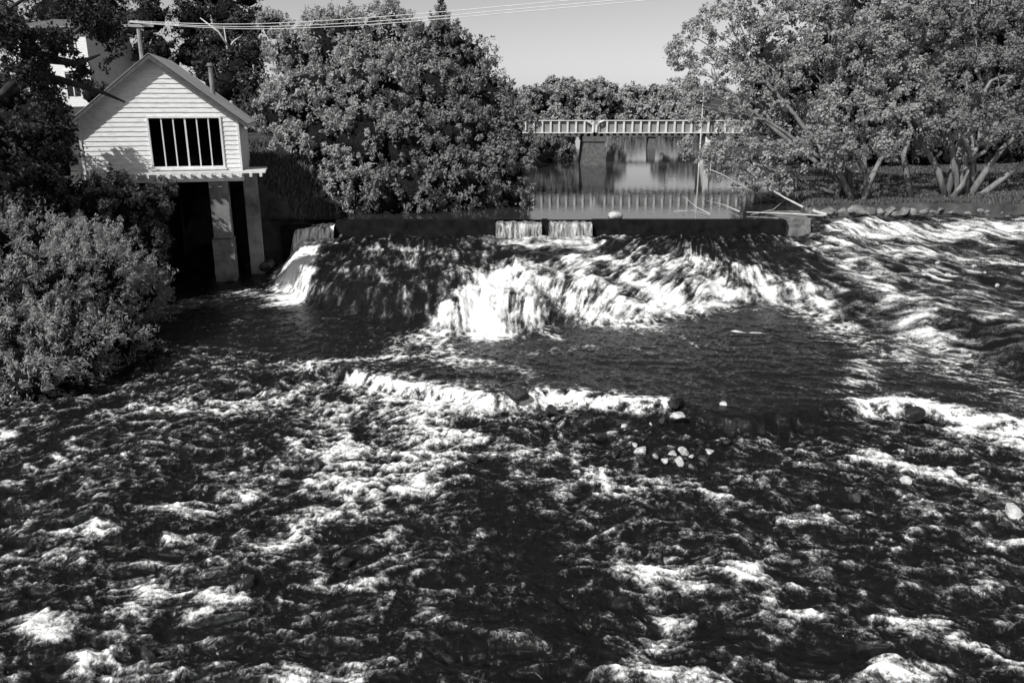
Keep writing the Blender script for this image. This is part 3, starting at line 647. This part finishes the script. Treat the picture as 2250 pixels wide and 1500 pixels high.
R1 = [lob(1530,90,60,50), lob(1600,60,75,50), lob(1560,160,55,48), lob(1500,120,40,50), lob(1680,110,85,49), lob(1640,200,70,47), lob(1740,60,80,49), lob(1540,240,45,46), lob(1620,290,60,45), lob(1720,250,70,46), lob(1580,350,50,43), lob(1680,350,50,43), lob(1530,330,35,44), lob(1500,200,35,48), lob(1640,400,35,42.5), lob(1690,10,60,50), lob(1720,405,35,42)]
R2 = [lob(1830,60,90,46), lob(1900,130,90,45), lob(1800,160,75,45), lob(1850,250,75,42), lob(1930,250,60,42), lob(1800,320,60,41), lob(1870,335,40,40.5), lob(1980,190,80,43), lob(1980,50,90,46), lob(1760,340,45,41), lob(1760,200,60,46), lob(1990,275,45,41), lob(1950,325,32,40.5)]
R3 = [lob(2080,80,95,46), lob(2180,60,90,46), lob(2120,180,85,44), lob(2220,170,80,43), lob(2050,230,50,42), lob(2150,240,50,42), lob(2250,250,55,42), lob(2320,120,110,45), lob(2330,240,80,42), lob(2100,275,42,40.8), lob(2200,285,40,40.8), lob(2050,290,30,40.8)]
kw = dict(cr=.36, lpc=38, ll=.17, lw=.095, dens=1.0, gap=.16, corek=None, tuft=.4, inner=.45, shell=(.6, 1.06))
tree('river_tree', R1, basep(1860, 42.5), L_right, r0=.13, frac=.3, stems=3, spreadb=.9, **kw)
tree('river_tree', R2, basep(1880, 41.8), L_right, r0=.13, frac=.3, stems=4, spreadb=.9, **kw)
e3 = tree('river_tree', R3, basep(2120, 41.8), L_mid, M_bark_p, r0=.16, frac=.3, stems=4, spreadb=1.0, **kw)
mb = MB()
for pl_ in [[(2130,425),(2170,370),(2200,330),(2240,290),(2270,250)], [(2150,425),(2220,380),(2290,330)], [(2080,425),(2060,370),(2030,320),(2000,280),(1980,220)], [(2110,425),(2095,350),(2085,290),(2070,220)], [(2125,425),(2120,350),(2130,280)], [(1895,440),(1915,390),(1940,340),(1950,290)], [(1875,440),(1850,390),(1820,350),(1790,310)], [(2010,400),(1985,340),(2000,300)]]:
    P = [at(u, v, 41.6+.1*i) for i, (u, v) in enumerate(pl_)]; P[0][2] = gz(P[0][0], 41.6)-.2; mb.tube(P, list(np.linspace(.19, .07, len(P))), 9)
mb.obj('leaning_trunks', M_bark_p, e3, True)
R4 = [lob(1690+i*75, 150+15*math.sin(i*2.1), 80, 66+3*math.sin(i)) for i in range(9)]+[lob(1700+i*75, 250+15*math.sin(i*2.1), 75, 66+3*math.sin(i)) for i in range(9)]+[lob(1780+i*80, 335, 45, 62) for i in range(7)]+[lob(1850+i*90, 60, 80, 66) for i in range(6)]
tree('bank_tree_row', R4, basep(2000, 66), L_dark, M_bark_d, frac=.3, stems=8, spreadb=8, cr=.8, lpc=45, ll=.34, lw=.16, dens=.8)
T1 = [lob(1215,222,42,115), lob(1260,220,38,120), lob(1310,230,42,118), lob(1350,240,32,122), lob(1180,230,50,110), lob(1290,265,40,112), lob(1230,275,45,105), lob(1350,275,28,118), lob(1200,300,30,100), lob(1250,188,16,125), lob(1315,190,18,125), lob(1340,195,14,125), lob(1285,192,12,125), lob(1215,185,14,124)]
tree('poplar_grove', T1, basep(1250, 115), L_far, frac=.4, stems=4, spreadb=6, cr=.6, lpc=34, ll=.36, lw=.2, dens=1.0)
T2 = [lob(1215,315,30,80), lob(1240,335,20,79), lob(1190,325,35,79), lob(1200,355,20,76)]
tree('bank_shrub', T2, basep(1200, 79), L_mid, frac=.4, stems=3, cr=.5, lpc=45, ll=.25, lw=.12, dens=1.0)
T3 = [lob(1385+i*22, 215+5*math.sin(i*1.7), 28, 260+10*math.sin(i)) for i in range(8)]+[lob(1360+i*28, 250, 26, 200) for i in range(6)]
tree('distant_trees', T3, basep(1450, 260), L_haze, frac=.2, stems=4, spreadb=15, cr=1.3, lpc=34, ll=.75, lw=.5, dens=1.1)
T4 = [lob(1465+i*42, 272+6*math.sin(i*2), 30, 105) for i in range(8)]
tree('bank_trees_beyond_bridge', T4, basep(1560, 108), L_far, frac=.3, stems=4, spreadb=8, cr=.7, lpc=40, ll=.38, lw=.2, dens=.9)
ctp = at(970, 4, 62); 
CL = [(np.array([ctp[0], 62, ctp[2]-k*.5]), np.array([.12+.2*k, .12+.2*k, .22])) for k in range(14)]
tree('conifer_tree', CL, (ctp[0], 62, gz(ctp[0], 62)), L_dark, M_bark_d, frac=.3, cr=.3, lpc=40, ll=.22, lw=.06, dens=1.2, corek=None, sub=False)
mb = MB()
for pl_, r in [([(1815,472),(1770,458),(1725,435),(1700,420)], .08), ([(1810,474),(1740,470),(1640,466)], .05), ([(1700,440),(1640,415),(1590,385),(1560,372)], .04), ([(1560,470),(1530,455),(1500,430)], .025), ([(1625,465),(1590,450),(1550,440)], .03), ([(1725,440),(1700,460),(1650,472)], .03), ([(1640,415),(1600,410)], .02), ([(1480,465),(1520,462),(1560,472)], .02)]:
    P = [at(u, v, 41.5-.0) if v < 440 else gp(u, v, 2.1) for u, v in pl_]; mb.tube(P, list(np.linspace(r, r*.4, len(P))), 7)
mb.obj('fallen_branches', M_dead, None, True)

def grass(name, n, xf, mat, h=.3):
    P = xf(n); P = np.array([P[0], P[1]]).T; Z = ground_z(P[:, 0], P[:, 1]); n = len(P)
    B = np.stack([P[:, 0], P[:, 1], Z-.02], 1); a = rng.random(n)*2*np.pi; w = .03+.03*rng.random(n)
    hh = h*rng.uniform(.4, 1.3, n); dx = np.stack([np.cos(a)*w, np.sin(a)*w, 0*a], 1)
    top = B+np.stack([rng.normal(size=n)*hh*.35, rng.normal(size=n)*hh*.35, hh], 1)
    V = np.stack([B-dx, B+dx, top], 1).reshape(-1, 3)
    mesh_np(name, V, np.arange(n*3).reshape(n, 3), mat, None, False, {'shade': np.repeat(rng.random(n), 3)})
def lb_(n):
    y_ = rng.uniform(36.8, 60, n); return np.interp(y_, Ly, Lx)-rng.random(n)**1.3*9+.1, y_
def rb_(n):
    y_ = 39.2+rng.random(n)**1.5*22; return np.interp(y_, Ry, Rx)+rng.random(n)*24, y_
L_grass = mat_leaf('grass_blade', .04, .16, 0)
grass('bank_grass', 60000, lb_, L_grass); grass('lawn_grass', 90000, rb_, L_grass, .16)
print('leaves', TOT)
